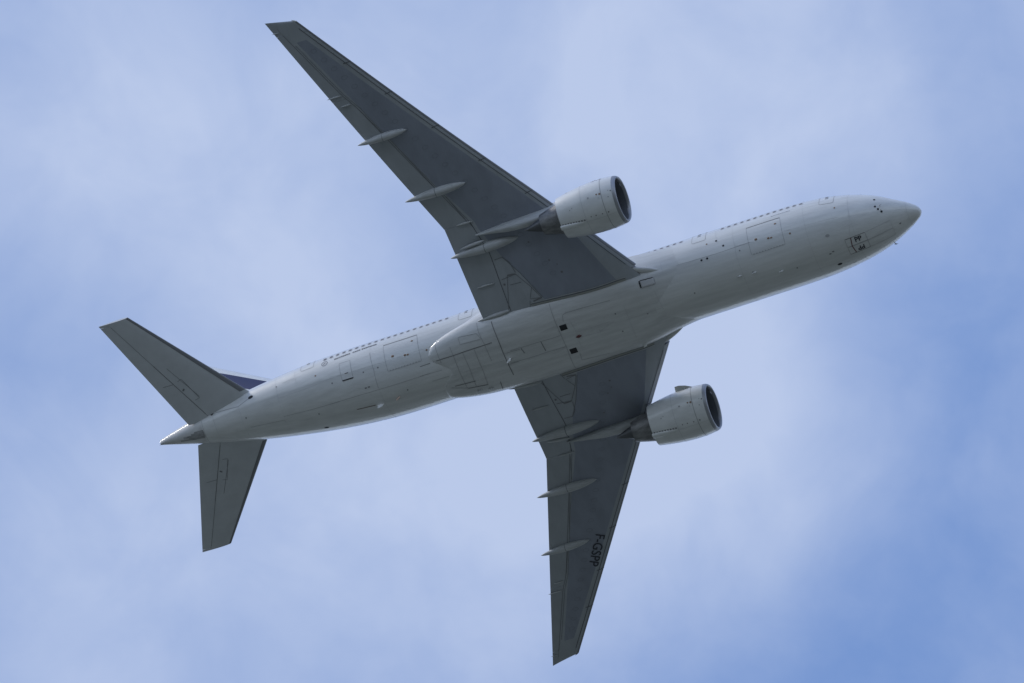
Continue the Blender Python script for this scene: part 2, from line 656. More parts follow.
def wing_main():
    me = Mesh()
    ys = dense(Y0, YT, 60, (3.3, 10.73, 10.76, 28.2))
    cuts = lambda y: sorted([0, .25, .5, .75, 1])
    # rows follow the paint boundaries so the colour edges are straight
    lo, hi, cs = [], [], []
    for y in ys:
        ch = TEX(y) - LEX(y)
        a, b = C_SLAT(y), C_FLAP(y) - .012 / ch
        b1, b2 = max(a + .001, BOX_LE(y) / ch), min(b - .001, 1 - BOX_TE(y) / ch)
        if b2 <= b1:
            b2 = b1 + .001
        c = [a, (a + b1) / 2, b1] + [b1 + (b2 - b1) * t / 15 for t in range(1, 15)] + [b2, (b2 + b) / 2, b]
        lo.append([wpt(y, t, -1) for t in c])
        hi.append([wpt(y, t, 1) for t in c])
    me.grid(lo, lambda i, j: M['box'] if 2 <= j <= 16 and ys[i] < 28.15 else M['grey'])
    me.grid(hi, M['grey'])
    me.grid([[r[-1] for r in lo], [r[-1] for r in hi]], M['seam'], smooth=False)
    me.grid([[r[0] for r in lo], [r[0] for r in hi]], M['seam'], smooth=False)
    for r1, r2 in ((lo[0], hi[0]), (lo[-1], hi[-1])):
        me.add(list(r1) + list(r2)[::-1], [tuple(range(2 * len(r1)))], M['grey'], False)
    return me


def part_le(y0, y1):
    me = Mesh()
    wing_solid(me, dense(y0 + .008, y1 - .008, max(3, int((y1 - y0) / .6))), lambda y: 0.0, lambda y: C_SLAT(y) - .004 / (TEX(y) - LEX(y)) * 2, lambda y, c: M['slat'] if c < .45 * C_SLAT(y) else M['grey'], M['metal'], nc=9)
    return me


def part_te(y0, y1, mlow=None):
    me = Mesh()
    wing_solid(me, dense(y0 + .007, y1 - .007, max(3, int((y1 - y0) / .6))), lambda y: C_FLAP(y) + .012 / (TEX(y) - LEX(y)), lambda y: 1.0, mlow or M['grey'], nc=6)
    return me


def wing_tip():
    me = Mesh()
    # raked cap: the tip runs aft and outboard in a straight line, with a rounded edge
    rows = []
    n = 16
    cs = [(.5 - .5 * math.cos(math.pi * j / n)) for j in range(n + 1)]
    for f, k in ((-.12, .97), (.35, .96), (.7, .82), (.92, .5), (1.0, .12)):
        top, bot = [], []
        for c in cs:
            y = YT + f * (.08 + .52 * c)
            x0, x1 = LEX(YT), TEX(YT)
            x = x0 + (x1 - x0) * c + (y - YT) * (.68 * (1 - c) + .368 * c)
            z = ZTE(y) + TWZ(YT) * (1 - c)
            th = (x1 - x0) * TC(YT) * yt(c) * k
            cm = (x1 - x0) * .012 * math.sin(math.pi * c ** 1.4)
            top.append(Vector((x, y, z + cm + th + .001)))
            bot.append(Vector((x, y, z + cm - .86 * th - .001)))
        rows.append(bot + top[::-1])
    me.grid(rows, M['grey'], close_v=True)
    me.fan(rows[0], M['grey'])
    me.fan(rows[-1], M['grey'])
    return me


wing_mesh = wing_main()
# closed spars behind the gaps in front of the moving surfaces
wing_solid(wing_mesh, dense(Y0 + .1, YT - .05, 40, (10.73,)), lambda y: C_FLAP(y) - .05, lambda y: C_FLAP(y) + .03, M['seam'], M['seam'], nc=3, k=.8)
tmp = Mesh()
wing_solid(tmp, dense(Y0, YT, 60, (10.73,)), lambda y: 0.0, lambda y: 1.0, M['grey'], nc=70)
WING = tmp.bvh()
DOWN = lambda p: Vector((0, 0, -1))


def wing_low(x, y):
    """lower skin point of the starboard wing"""
    hit = WING.ray_cast(Vector((x, y, -30)), Vector((0, 0, 1)))[0]
    return hit if hit is not None else Vector((x, y, ZTE(y)))


def canoe(y, xf, xa, w, h, zt):
    """flap track fairing: a canoe body hung below the wing, its tail poking out behind the flap"""
    me = Mesh()
    n, k = 26, 16
    zf = wing_low(xf, y).z
    rows = []
    SS = sorted([i / n for i in range(n + 1)] + [.485, .495])
    for s in SS:
        x = xf + (xa - xf) * s
        r = max(.02, (math.sin(math.pi * min(1, s ** .92))) ** .62 * (1 - .25 * s))
        z = zf + (zt - zf) * s
        rows.append([Vector((x, y + w / 2 * r * math.cos(q), z + h / 2 * r * math.sin(q))) for q in [2 * math.pi * j / k for j in range(k)]])
    me.grid(rows, lambda i, j: M['midseamd'] if SS[i] == .485 else M['fairing'], close_v=True)
    me.fan(rows[0], M['fairing'])
    me.fan(rows[-1], M['fairing'])
    return me


# ---- engines
EY, EZ, EX = 9.70, -2.50, 20.62


def lathe(me, prof, m, n=56, y=EY, z=EZ, x0=EX, a0=0, a1=360, tilt=0.0):
    rows = []
    full = a1 - a0 >= 360
    ang = [math.radians(a0 + (a1 - a0) * j / n) for j in range(n if full else n + 1)]
    for s, r in prof:
        tl = max(0, 1 - s / 1.2) * tilt
        rows.append([Vector((x0 + s - tl * r * -math.cos(q), y + r * math.sin(q), z - r * math.cos(q))) for q in ang])
    me.grid(rows, m, close_v=full)


NAC = [(.30, 1.885), (.6, 1.93), (1.1, 1.975), (1.7, 1.99), (2.3, 1.97), (2.9, 1.92), (3.5, 1.85), (4.1, 1.76), (4.6, 1.67), (4.95, 1.60)]
TILT = .06


def engine_parts():
    P = {}
    a = Mesh()
    lathe(a, NAC, M['nacelle'], tilt=TILT)
    lathe(a, [(4.95, 1.60), (4.95, 1.56), (4.5, 1.57), (3.9, 1.55)], M['duct'])
    lathe(a, [(3.9, 1.55), (3.9, 1.0)], M['dark'])
    P['nacelle'] = a
    a = Mesh()
    lathe(a, [(.295, 1.885), (.16, 1.85), (.06, 1.80), (.0, 1.735), (.02, 1.69), (.09, 1.645), (.22, 1.63)], M['lip'], tilt=TILT)
    P['inlet_lip'] = a
    a = Mesh()
    lathe(a, [(.225, 1.61), (.5, 1.575), (.9, 1.57), (1.55, 1.60)], M['duct'], tilt=TILT)
    lathe(a, [(1.55, 1.60), (1.6, .2)], M['dark'])
    P['inlet_duct'] = a
    a = Mesh()
    nb = 22
    for b in range(nb):
        q0 = 2 * math.pi * b / nb
        rows = []
        for i in range(7):
            r = .42 + (1.56 - .42) * i / 6
            tw = math.radians(35 + 28 * i / 6)
            cw = .30 + .10 * math.sin(math.pi * i / 6)
            sweep = .10 * math.sin(math.pi * i / 6)
            row = []
            for t in (-.5, .5):
                ds = t * cw * math.cos(tw)
                dq = t * cw * math.sin(tw) / r
                row.append(Vector((EX + 1.32 + ds - sweep, EY + r * math.sin(q0 + dq), EZ - r * math.cos(q0 + dq))))
            rows.append(row)
        a.grid(rows, M['blade'])
    P['fan'] = a
    a = Mesh()
    lathe(a, [(.55, .01), (.62, .08), (.8, .21), (1.0, .32), (1.25, .43), (1.5, .47)], M['duct'], n=32)
    P['spinner'] = a
    a = Mesh()
    lathe(a, [(4.0, 1.30), (4.6, 1.27), (5.2, 1.17), (5.8, 1.02), (6.35, .87), (6.6, .80)], M['hot'], n=48)
    lathe(a, [(6.6, .80), (6.6, .77), (6.0, .80)], M['dark'], n=48)
    P['core_cowl'] = a
    a = Mesh()
    lathe(a, [(6.0, .60), (6.6, .55), (7.1, .40), (7.6, .22), (8.05, .05), (8.07, .01)], M['plug'], n=32)
    P['exhaust_plug'] = a
    a = Mesh()   # hinge and latch fairing along the keel
    pts = []
    for s, hh, ww in ((3.0, .0, .05), (3.25, .06, .14), (3.8, .12, .20), (4.5, .16, .22), (4.9, .17, .22), (5.02, .15, .19)):
        r0 = float(np.interp(s, [p[0] for p in NAC], [p[1] for p in NAC]))
        pts.append([Vector((EX + s, EY + ww * k, EZ - r0 - hh * g + .03)) for k, g in ((-1, 0), (-.9, .6), (-.5, 1), (.5, 1), (.9, .6), (1, 0))])
    a.grid(pts, M['nacelle'], close_v=True)
    a.fan(pts[-1], M['dark'])
    P['latch_fairing'] = a
    return P


def pylon():
    me = Mesh()
    # bottom edge, top edge and half width along x
    D = [(22.2, -.62, -.50, .05), (22.8, -.75, -.25, .18), (24.0, -.85, -.05, .27), (25.4, -1.25, .0, .30), (26.3, -1.50, -.1, .32), (27.2, -1.62, -.3, .33),
         (28.4, -1.66, -.4, .32), (29.6, -1.55, -.4, .29), (30.4, -1.36, -.4, .25), (31.1, -1.14, -.4, .19), (32.0, -.93, -.4, .11), (32.8, -.74, -.4, .02)]
    rows = []
    for x, zb, zt, w in D:
        rows.append([Vector((x, EY + w * k, zb + (zt - zb) * g)) for k, g in ((-1, 1), (-1, .3), (-.8, .05), (-.3, 0), (.3, 0), (.8, .05), (1, .3), (1, 1))])
    me.grid(rows, M['fairing'], close_v=True)
    me.fan(rows[0], M['fairing'])
    me.fan(rows[-1], M['fairing'])
    return me


# ---- tail surfaces
def surf_pt(le, te, z, tc, c, sd, zle=0.0):
    ch = te - le
    return le + ch * c, z + sd * ch * tc * yt(c) + .002 * sd


ST_LE = lambda y: 54.32 + (y - 1.6) * (61.42 - 54.32) / (10.75 - 1.6)
ST_TE = lambda y: 60.2 + (y - 1.1) * (63.8 - 60.2) / (10.7 - 1.1)
ST_Z = lambda y: 1.15 + (y - 1.5) * (2.54 - 1.15) / 9.2


def stab_solid(y0, y1, c0, c1, mlow, n=10, nc=8):
    me = Mesh()
    lo, hi = [], []
    for i in range(n + 1):
        y = y0 + (y1 - y0) * i / n
        a, b = c0(y), c1(y)
        L = [a + (b - a) * (.5 - .5 * math.cos(math.pi * j / nc)) for j in range(nc + 1)]
        for sd, dst in ((-1, lo), (1, hi)):
            dst.append([Vector((p[0], y, p[1])) for p in [surf_pt(ST_LE(y), ST_TE(y), ST_Z(y), .095, c, sd) for c in L]])
    me.grid(lo, mlow)
    me.grid(hi, M['tail'])
    for e in (0, -1):
        me.grid([[r[e] for r in lo], [r[e] for r in hi]], M['seam'] if c0(y0) > .05 or e else M['tail'], smooth=False)
        me.add(lo[e] + hi[e][::-1], [tuple(range(2 * (nc + 1)))], M['tail'], False)
    return me


def fin_solid(z0, z1, c0, c1, m, n=12, nc=10):
    me = Mesh()
    LE = lambda z: 50.7 + (z - 3.0) * (60.6 - 50.7) / 9.7
    TE = lambda z: 59.3 + (z - 3.0) * (63.73 - 59.3) / 9.7
    A, B = [], []
    for i in range(n + 1):
        z = z0 + (z1 - z0) * i / n
        a, b = c0(z), c1(z)
        L = [a + (b - a) * j / nc for j in range(nc + 1)]
        for sd, dst in ((-1, A), (1, B)):
            dst.append([Vector((p[0], p[1], z)) for p in [surf_pt(LE(z), TE(z), 0, .10, c, sd) for c in L]])
    for g in (A, B):
        me.grid(g, m)
    for e in (0, -1):
        me.grid([[r[e] for r in A], [r[e] for r in B]], M['white'], smooth=False)
        me.add(A[e] + B[e][::-1], [tuple(range(2 * (nc + 1)))], M['white'], False)
    return me


# ------------------------------------------------------------------ panel gaps, doors and markings
# measured on the skin, in plane coordinates; s strong, m medium, l light
FUS_SEAMS = [
    ('s', 0.050, [(40.52, 1.50, -2.71), (39.67, 1.51, -2.71)]),
    ('m', 0.030, [(44.20, 2.97, -0.74), (44.11, 2.12, -2.12), (44.20, 0.90, -2.80)]),
    ('m', 0.030, [(48.38, 0.54, -2.15), (45.86, 0.71, -2.60), (43.38, 0.81, -2.92), (41.44, 0.82, -2.99), (39.95, 0.82, -2.99)]),
    ('m', 0.030, [(52.33, 0.34, -1.32), (50.08, 0.42, -1.81), (47.53, 0.58, -2.31)]),
    ('m', 0.030, [(55.24, 0.01, -0.67), (52.39, 0.03, -1.33), (52.40, -0.15, -1.32)]),
    ('m', 0.030, [(40.76, 0.86, -2.98), (38.97, 0.79, -3.00)]),
    ('m', 0.030, [(40.00, 0.17, -3.10), (38.62, 0.14, -3.10)]),
    ('m', 0.030, [(19.48, 2.51, -1.82), (15.84, 2.44, -1.91), (13.04, 2.47, -1.87)]),
    ('l', 0.025, [(51.69, 2.41, 0.06), (50.66, 2.55, -0.05)]),
    ('l', 0.025, [(50.59, 2.68, 0.78), (50.54, 2.31, -0.58)]),
    ('l', 0.025, [(52.31, 1.68, -0.76), (49.61, 1.98, -1.20), (46.87, 2.32, -1.48)]),
    ('l', 0.025, [(52.22, 2.30, 0.01), (52.28, 1.68, -0.77)]),
    ('l', 0.025, [(15.69, 3.00, 0.77), (15.62, 3.02, -0.70)]),
    ('l', 0.025, [(14.21, 2.67, -1.58), (14.40, 1.80, -2.53)]),
    ('l', 0.025, [(14.26, 2.51, -1.82), (13.26, 2.45, -1.89)]),
    ('l', 0.025, [(10.26, 2.48, -1.85), (9.73, 2.44, -1.89)]),
    ('l', 0.025, [(5.10, 2.58, -0.20), (5.18, 1.83, -2.13), (5.51, 0.85, -2.79)]),
    ('l', 0.025, [(58.00, 1.28, 0.76), (57.96, 0.20, 0.00)]),
    ('l', 0.025, [(55.77, 1.60, 0.25), (55.63, 1.10, -0.27)]),
]
BELLY_SEAMS = [
    ('s', 0.060, [(39.48, 1.53, -2.70), (38.66, 1.60, -2.82), (37.74, 1.62, -2.89), (36.45, 1.67, -2.93), (35.23, 1.69, -2.97), (34.50, 1.71, -2.99)]),
    ('s', 0.060, [(34.05, 2.95, -2.13), (33.97, 2.17, -2.82), (33.95, 1.42, -3.07), (33.97, 0.59, -3.16), (33.96, -0.30, -3.17), (33.94, -1.47, -3.06)]),
    ('s', 0.060, [(38.53, -0.86, -3.05), (36.87, -0.95, -3.09)]),
    ('s', 0.060, [(35.12, -1.71, -2.96), (35.28, -2.55, -2.50)]),
    ('s', 0.060, [(37.66, -1.42, -2.97), (36.11, -1.63, -2.96)]),
    ('s', 0.060, [(32.54, 0.56, -3.17), (32.43, 0.07, -3.18)]),
    ('s', 0.060, [(30.90, 0.58, -3.17), (30.83, -0.31, -3.18)]),
    ('m', 0.035, [(35.23, 3.06, -1.81), (35.24, 2.66, -2.40), (35.09, 1.77, -2.95), (35.05, 0.30, -3.16)]),
    ('m', 0.035, [(36.92, 2.64, -2.31), (35.45, 2.58, -2.47), (35.17, 2.17, -2.77), (36.92, 2.21, -2.67), (36.92, 2.64, -2.31)]),
    ('m', 0.035, [(38.83, 2.49, -1.84), (38.78, 0.82, -2.99)]),
    ('m', 0.035, [(37.75, 2.26, -2.58), (37.71, 1.55, -2.92), (37.73, 0.24, -3.12), (37.71, -1.37, -2.98)]),
    ('m', 0.035, [(36.93, 1.68, -2.92), (36.89, 0.22, -3.14), (37.00, -1.42, -2.99)]),
    ('m', 0.035, [(35.99, 1.63, -2.96), (35.99, -0.25, -3.15), (36.11, -1.63, -2.96)]),
    ('m', 0.035, [(38.86, -0.92, -3.02), (37.65, -1.39, -2.98)]),
    ('m', 0.035, [(33.98, 0.55, -3.16), (32.64, 0.51, -3.17)]),
    ('m', 0.035, [(34.03, -0.49, -3.16), (33.01, -0.44, -3.17)]),
    ('m', 0.035, [(29.29, 2.95, -2.26), (29.26, 2.04, -2.93), (29.23, 0.54, -3.18), (29.23, -0.70, -3.17), (29.42, -3.12, -2.22)]),
    ('m', 0.035, [(33.41, 0.64, -3.16), (31.26, 0.60, -3.17), (29.83, 0.55, -3.18), (29.28, 0.56, -3.18)]),
    ('m', 0.035, [(33.81, -0.38, -3.17), (32.27, -0.46, -3.18), (30.82, -0.45, -3.18), (29.21, -0.50, -3.18)]),
    ('m', 0.035, [(24.67, 2.00, -2.95), (26.83, 2.09, -2.91), (28.26, 2.13, -2.90), (28.57, 2.04, -2.93), (28.66, 1.56, -3.07)]),
    ('m', 0.035, [(28.46, -1.44, -3.10), (28.56, -2.12, -2.90), (26.35, -2.33, -2.79)]),
    ('l', 0.030, [(38.40, 0.07, -3.11), (36.94, 0.10, -3.14), (35.51, 0.06, -3.16), (33.97, -0.02, -3.17)]),
    ('l', 0.030, [(30.63, 1.29, -3.12), (29.19, 1.43, -3.10)]),
    ('l', 0.030, [(30.53, -0.77, -3.17), (29.31, -0.60, -3.17)]),
    ('l', 0.030, [(28.15, 1.46, -3.09), (28.03, 0.37, -3.18)]),
    ('l', 0.030, [(28.13, -0.35, -3.18), (28.13, -1.12, -3.14)]),
    ('l', 0.030, [(28.09, 0.39, -3.18), (25.29, 0.38, -3.18)]),
    ('l', 0.030, [(27.81, -0.15, -3.18), (25.52, -0.22, -3.18)]),
    ('l', 0.030, [(26.27, 0.40, -3.18), (26.30, -0.27, -3.18)]),
    ('l', 0.030, [(21.31, 2.98, -1.32), (21.38, 2.40, -2.37)]),
    ('l', 0.030, [(21.22, 1.71, -2.82), (21.08, 0.01, -3.14), (21.01, -0.58, -3.11)]),
    ('l', 0.030, [(23.80, 1.21, -3.13), (23.92, -1.74, -3.03)]),
    ('l', 0.030, [(23.79, 0.15, -3.18), (22.33, 0.05, -3.17), (21.06, 0.07, -3.14)]),
    ('l', 0.030, [(20.23, 2.82, -1.38), (20.20, 2.20, -2.32)]),
    ('l', 0.030, [(26.31, -0.15, -3.18), (24.91, 0.35, -3.18)]),
]
WING_SEAMS = [
    ('m', 0.040, [(32.13, 7.42, -1.10), (31.46, 7.46, -1.13), (31.06, 6.93, -1.29), (30.91, 6.05, -1.51)]),
    ('m', 0.040, [(31.46, 7.46, -1.13), (30.59, 5.95, -1.55), (29.59, 3.66, -2.11)]),
    ('m', 0.040, [(32.15, 5.81, -1.49), (30.95, 5.94, -1.53)]),
    ('m', 0.040, [(31.64, 5.24, -1.65), (30.75, 5.22, -1.71)]),
    ('m', 0.040, [(30.95, 5.94, -1.53), (30.13, 4.62, -1.89), (29.67, 3.62, -2.11)]),
    ('m', 0.040, [(30.13, 4.62, -1.89), (30.56, 3.77, -2.03), (29.67, 3.62, -2.11)]),
    ('m', 0.040, [(31.59, 6.01, -1.48), (32.47, 3.41, -1.97)]),
    ('m', 0.040, [(30.62, 3.66, -2.05), (30.79, 3.15, -2.12)]),
    ('m', 0.040, [(36.17, 18.69, 0.99), (34.42, 14.26, 0.22)]),
    ('m', 0.040, [(33.84, 13.27, 0.06), (33.13, 11.13, -0.27)]),
    ('m', 0.040, [(37.66, 21.81, 1.62), (36.67, 19.64, 1.18)]),
]
TAIL_SEAMS = [
    ('l', 0.030, [(60.02, 5.92, 1.65), (58.43, 3.00, 1.16)]),
    ('l', 0.030, [(60.89, 4.51, 1.54), (60.03, 4.51, 1.47)]),
    ('l', 0.030, [(59.61, 4.65, 1.45), (59.26, 4.77, 1.45), (58.47, 2.89, 1.15), (58.87, 2.81, 1.16)]),
]

SEAM_MAT = {'s': M['seam'], 'm': M['midseam'], 'l': M['softseam']}
WSEAM_MAT = {'s': M['seamd'], 'm': M['midseamd'], 'l': M['midseamd']}
for k, w, pts in FUS_SEAMS:
    seam(fuse_mesh, FUS, pts, w, SEAM_MAT[k], fus_out)
for k, w, pts in BELLY_SEAMS:
    seam(fair_mesh, FAIR, pts, w, SEAM_MAT[k], fus_out, off=.02)
for k, w, pts in WING_SEAMS:
    seam(wing_mesh, WING, pts, w, WSEAM_MAT[k], DOWN, off=.024)
# frame joints round the body and lap joints along it
for x in (5.1, 8.6, 14.3, 44.15, 52.3, 55.7, 58.0):
    seam(fuse_mesh, FUS, [fus(x, a) for a in range(-170, 171, 10)], .022, M['softseam'], fus_out, off=.006)
for a in (-52, 52, -118, 118):
    seam(fuse_mesh, FUS, [fus(6.0 + 1.5 * i, a) for i in range(33)], .018, M['softseam'], fus_out, off=.006)
seam(fuse_mesh, FUS, [fus(.98, a) for a in range(-180, 181, 10)], .025, M['softseam'], fus_out)
seam(fuse_mesh, FUS, [fus(59.05, a) for a in range(-120, 121, 8)], .03, M['midseam'], fus_out)
CUT = [(58.05, 1.34, .91), (56.93, 1.48, .58), (55.71, 1.59, .22), (54.55, 1.96, .36)]
seam(fuse_mesh, FUS, CUT, .06, M['midseam'], fus_out)
disc(fuse_mesh, FUS, CUT[0], .14, M['dark'], fus_out)
disc(fuse_mesh, FUS, CUT[-1], .14, M['dark'], fus_out, sx=1.6)
# hydraulic staining of the tail cone and little stains round the service ports
for a0, x0, x1, w in ((10, 59.1, 60.9, .16), (3, 59.1, 60.5, .26), (18, 59.1, 60.2, .14), (-5, 59.15, 61.2, .13), (25, 59.12, 59.9, .10)):
    seam(fuse_mesh, FUS, [fus(x0 + (x1 - x0) * i / 6, a0) for i in range(7)], w, M['soot'], fus_out, off=.007)
seam(fuse_mesh, FUS, [(44.95, -.42, -2.81), (45.7, -.42, -2.68), (46.5, -.42, -2.52)], .07, M['stain'], fus_out)


for p in ((47.66, 1.95, -1.66), (44.97, 2.17, -1.96), (43.75, 2.22, -2.06), (42.07, .12, -3.09), (52.25, 2.3, .02), (49.54, -.07, -1.96),
          (55.33, .81, -.49), (13.98, 2.21, -2.18), (10.2, -.25, -3.09), (18.34, .4, -3.07), (13.51, .54, -3.05)):
    disc(fuse_mesh, FUS, p, .06, M['seam'], fus_out)
for p in ((15.64, 2.97, -.89), (15.15, 2.71, -1.51), (17.05, 2.35, -2.02), (16.59, 2.35, -2.02), (3.1, 2.01, -.65), (3.11, 1.8, -1.37), (2.93, 1.61, -1.56), (2.72, 1.4, -1.71)):
    disc(fuse_mesh, FUS, p, .09, M['dark'], fus_out)
for p in ((7.08, -1.23, -2.77), (49.55, -1.64, -1.48)):
    disc(fuse_mesh, FUS, p, .13, M['dark'], fus_out, sx=1.5)
for p, r in (((9.86, 2.25, -2.12), .08), ((39.67, 2.34, -2.03), .08), ((48.87, 2.53, -.72), .07), ((16.42, 2.96, -.91), .07), ((6.11, 2.62, -1.07), .07)):
    disc(fuse_mesh, FUS, p, r, M['rust'], fus_out)
disc(fuse_mesh, FUS, (7.13, 1.37, -2.71), .12, M['midseam'], fus_out, sx=1.4)
for p in ((24.66, .86, -3.16), (24.68, -.76, -3.17), (22.34, .01, -3.17), (21.23, .09, -3.15)):
    disc(fair_mesh, FAIR, p, .06, M['seam'], fus_out)
# stencil lines near the valves
for x, y, z in ((45.15, 1.13, -2.59), (44.88, 1.15, -2.62), (7.13, .11, -3.05), (7.4, .0, -3.06), (1.7, .04, -1.91)):
    disc(fuse_mesh, FUS, (x, y, z), .05, M['seam'], fus_out, sx=2.0)
for p, r in (((32.06, 5.4, -1.59), .09), ((27.46, 5.09, -1.93), .09), ((28.07, 6.23, -1.63), .07), ((29.08, 7.99, -1.13), .07), ((27.59, 5.76, -1.76), .05)):
    disc(wing_mesh, WING, p, r, M['seam'], DOWN, off=.02)
# wheel-well shade painted as dark strips at the root, and the pale sealing strip along the fairing
seam(wing_mesh, WING, [(31.59, 6.01, -1.48), (31.2, 5.98, -1.5), (30.95, 5.94, -1.53)], .10, M['seam'], DOWN, off=.02)
seam(wing_mesh, WING, [(30.4, 3.52, -2.1), (29.67, 3.62, -2.11)], .10, M['seam'], DOWN, off=.02)
JOIN = []
for i in range(17):
    x = 23.0 + .48 * i
    ph = 82.0
    while ph > 20 and fair_pt(x, ph).z > wing_low(x, fair_pt(x, ph).y).z:
        ph -= .25
    JOIN.append(fair_pt(x, ph))
seam(wing_mesh, WING, [p + Vector((0, .30, 0)) for p in JOIN], .06, M['fairing'], DOWN, off=.03)
seam(wing_mesh, WING, [p + Vector((0, .21, 0)) for p in JOIN], .04, M['seamd'], DOWN, off=.03)
seam(wing_mesh, WING, [p + Vector((0, .10, 0)) for p in JOIN], .16, M['seal'], DOWN, off=.035)
# dark hinge lines of the trailing surfaces and the joint between the two inboard flap panels
seam(wing_mesh, WING, [wpt(y, C_FLAP(y), -1) for y in dense(3.3, 10.7, 14)], .05, M['seamd'], DOWN, off=.02)
seam(wing_mesh, WING, [wpt(y, C_FLAP(y), -1) for y in dense(10.8, 29.0, 40)], .04, M['midseamd'], DOWN, off=.02)
seam(wing_mesh, WING, [wpt(y, C_FLAP(y) - .16 / (TEX(y) - LEX(y)), -1) for y in dense(10.8, 28.0, 40)], .03, M['midseamd'], DOWN, off=.02)
seam(wing_mesh, WING, [wpt(y, C_SLAT(y), -1) for y in dense(4, 29.2, 40)], .05, M['seamd'], DOWN, off=.02)
for y in SLAT_CUTS[1:-1]:
    seam(wing_mesh, WING, [wpt(y, .002, -1), wpt(y, C_SLAT(y) * 1.45, -1)], .06, M['seamd'], DOWN, off=.02)
# fuel tank access panels, a row of faint ovals under the box
for i in range(26):
    y = 5.2 + .88 * i
    c = C_SLAT(y) + .40 - .004 * i
    p = wpt(y, c, -1)
    seam(wing_mesh, WING, [(p.x + .24 * math.cos(t), p.y + .16 * math.sin(t), p.z) for t in [2 * math.pi * j / 12 for j in range(13)]], .018, M['tank'], DOWN, off=.018)

# ------------------------------------------------------------------ assemble
fuselage = fuse_mesh.build('fuselage', root)
belly = fair_mesh.build('wing_body_fairing', root, 'grey bulged belly fairing between the wing roots')


def both(meshfn, name, parents, label=None):
    r = []
    for s, par in zip((1, -1), parents):
        m = meshfn if isinstance(meshfn, Mesh) else meshfn()
        r.append((m if s > 0 else m.mirrored()).build(name, par, label))
    return r


wings = both(wing_mesh, 'wing', (root, root))
for a, b in zip(SLAT_CUTS[:-1], SLAT_CUTS[1:]):
    both(part_le(a, b), 'slat', wings)
both(part_te(Y0, 8.55), 'flap', wings)
both(part_te(8.55, 10.75), 'flaperon', wings)
both(part_te(10.75, 22.9), 'flap', wings)
both(part_te(22.9, 29.0), 'aileron', wings)
both(part_te(29.0, YT), 'fixed_trailing_edge', wings)
both(part_le(28.8, YT + .02), 'fixed_leading_edge', wings)
both(wing_tip(), 'wing_tip', wings)
for args in ((19.3, 34.75, 38.78, .68, .78, .97), (13.9, 32.0, 36.98, .80, .92, .08), (8.6, 29.7, 35.28, .9, 1.08, -.90)):
    both(canoe(*args), 'flap_track_fairing', wings)

EP = engine_parts()
nb_ = EP['nacelle'].bvh()
ax_out = lambda p: Vector((0, p[1] - EY, p[2] - EZ)).normalized()


def npt(s, deg):
    r0 = float(np.interp(s, [p[0] for p in NAC], [p[1] for p in NAC]))
    a = math.radians(deg)
    return Vector((EX + s, EY + r0 * math.sin(a), EZ - r0 * math.cos(a)))


nm = EP['nacelle']
for s_, w_, m_ in ((1.22, .05, 'midseam'), (2.86, .035, 'softseam')):
    seam(nm, nb_, [npt(s_ - (.02 if s_ < 2 else 0), a) for a in range(0, 361, 6)], w_, M[m_], ax_out, off=.01)
for a in (0.5, 140, -140):
    seam(nm, nb_, [npt(.35 + .2 * i, a) for i in range(14)], .025, M['softseam'], ax_out, off=.01)
for s_, a, r_, m_ in ((1.31, 53, .085, 'rust'), (1.55, 54, .07, 'rust'), (1.45, 45, .06, 'softseam'), (2.26, 51.8, .08, 'midseam'), (.43, 53.8, .06, 'seam'), (.7, 41, .05, 'midseam'), (.62, 56, .04, 'midseam'),
                   (2.43, 9.7, .05, 'seam'), (2.03, 9.3, .05, 'seam'), (1.52, 8.4, .05, 'seam'), (1.03, 8, .06, 'seam'), (3.9, 39, .05, 'midseam'), (4.0, 103, .05, 'midseam'), (3.7, 42, .04, 'midseam')):
    disc(nm, nb_, npt(s_, a), r_, M[m_], ax_out, off=.014)
for i in range(9):
    seam(nm, nb_, [npt(2.95 + .22 * i, 6 + .25 * i), npt(3.08 + .22 * i, 6 + .25 * i)], .12, M['seam'], ax_out, off=.014)
for i in range(6):       # the small maker's badge on the outer side, too far to read
    seam(nm, nb_, [npt(1.15 + .14 * i, 101 + 4 * (i % 2)), npt(1.23 + .14 * i, 109 - 3 * (i % 3))], .06, M['darkred' if i % 2 else 'inkgrey'], ax_out, off=.014)
engines = [nm.build('engine', root), nm.moved(-2 * EY).build('engine', root)]
for k in ('inlet_lip', 'inlet_duct', 'fan', 'spinner', 'core_cowl', 'exhaust_plug', 'latch_fairing'):
    both(EP[k], k, engines)
pylons = both(pylon(), 'pylon', (root, root))

EC = lambda y: .70
tp = stab_solid(.6, 10.72, lambda y: 0, EC, M['tail'])
STAB = stab_solid(.6, 10.72, lambda y: 0, lambda y: 1.0, M['tail'], nc=16).bvh()
for k, w, pts in TAIL_SEAMS:
    seam(tp, STAB, pts, w, M['midseamd'], DOWN, off=.012)
seam(tp, STAB, [(59.5, 3.8, 1.3), (59.35, 3.95, 1.3)], .12, M['seam'], DOWN, off=.014)
HX = [(ST_LE(y) + .70 * (ST_TE(y) - ST_LE(y)), y, ST_Z(y) - .2) for y in dense(1.5, 10.4, 20)]
seam(tp, STAB, HX[:12], .05, M['seam'], DOWN, off=.014)
seam(tp, STAB, HX[11:], .03, M['midseamd'], DOWN, off=.014)
core = stab_solid(.7, 10.7, lambda y: .66, lambda y: .74, M['seam'])
core.v = [(x, y, ST_Z(y) + (z - ST_Z(y)) * .8) for x, y, z in core.v]
o_ = len(tp.v)
tp.v += core.v
tp.f += [tuple(i + o_ for i in f) for f in core.f]
tp.m += [tp.slot(M['seam'])] * len(core.f)
tp.sm += core.sm
tailplanes = both(tp, 'tailplane', (root, root))
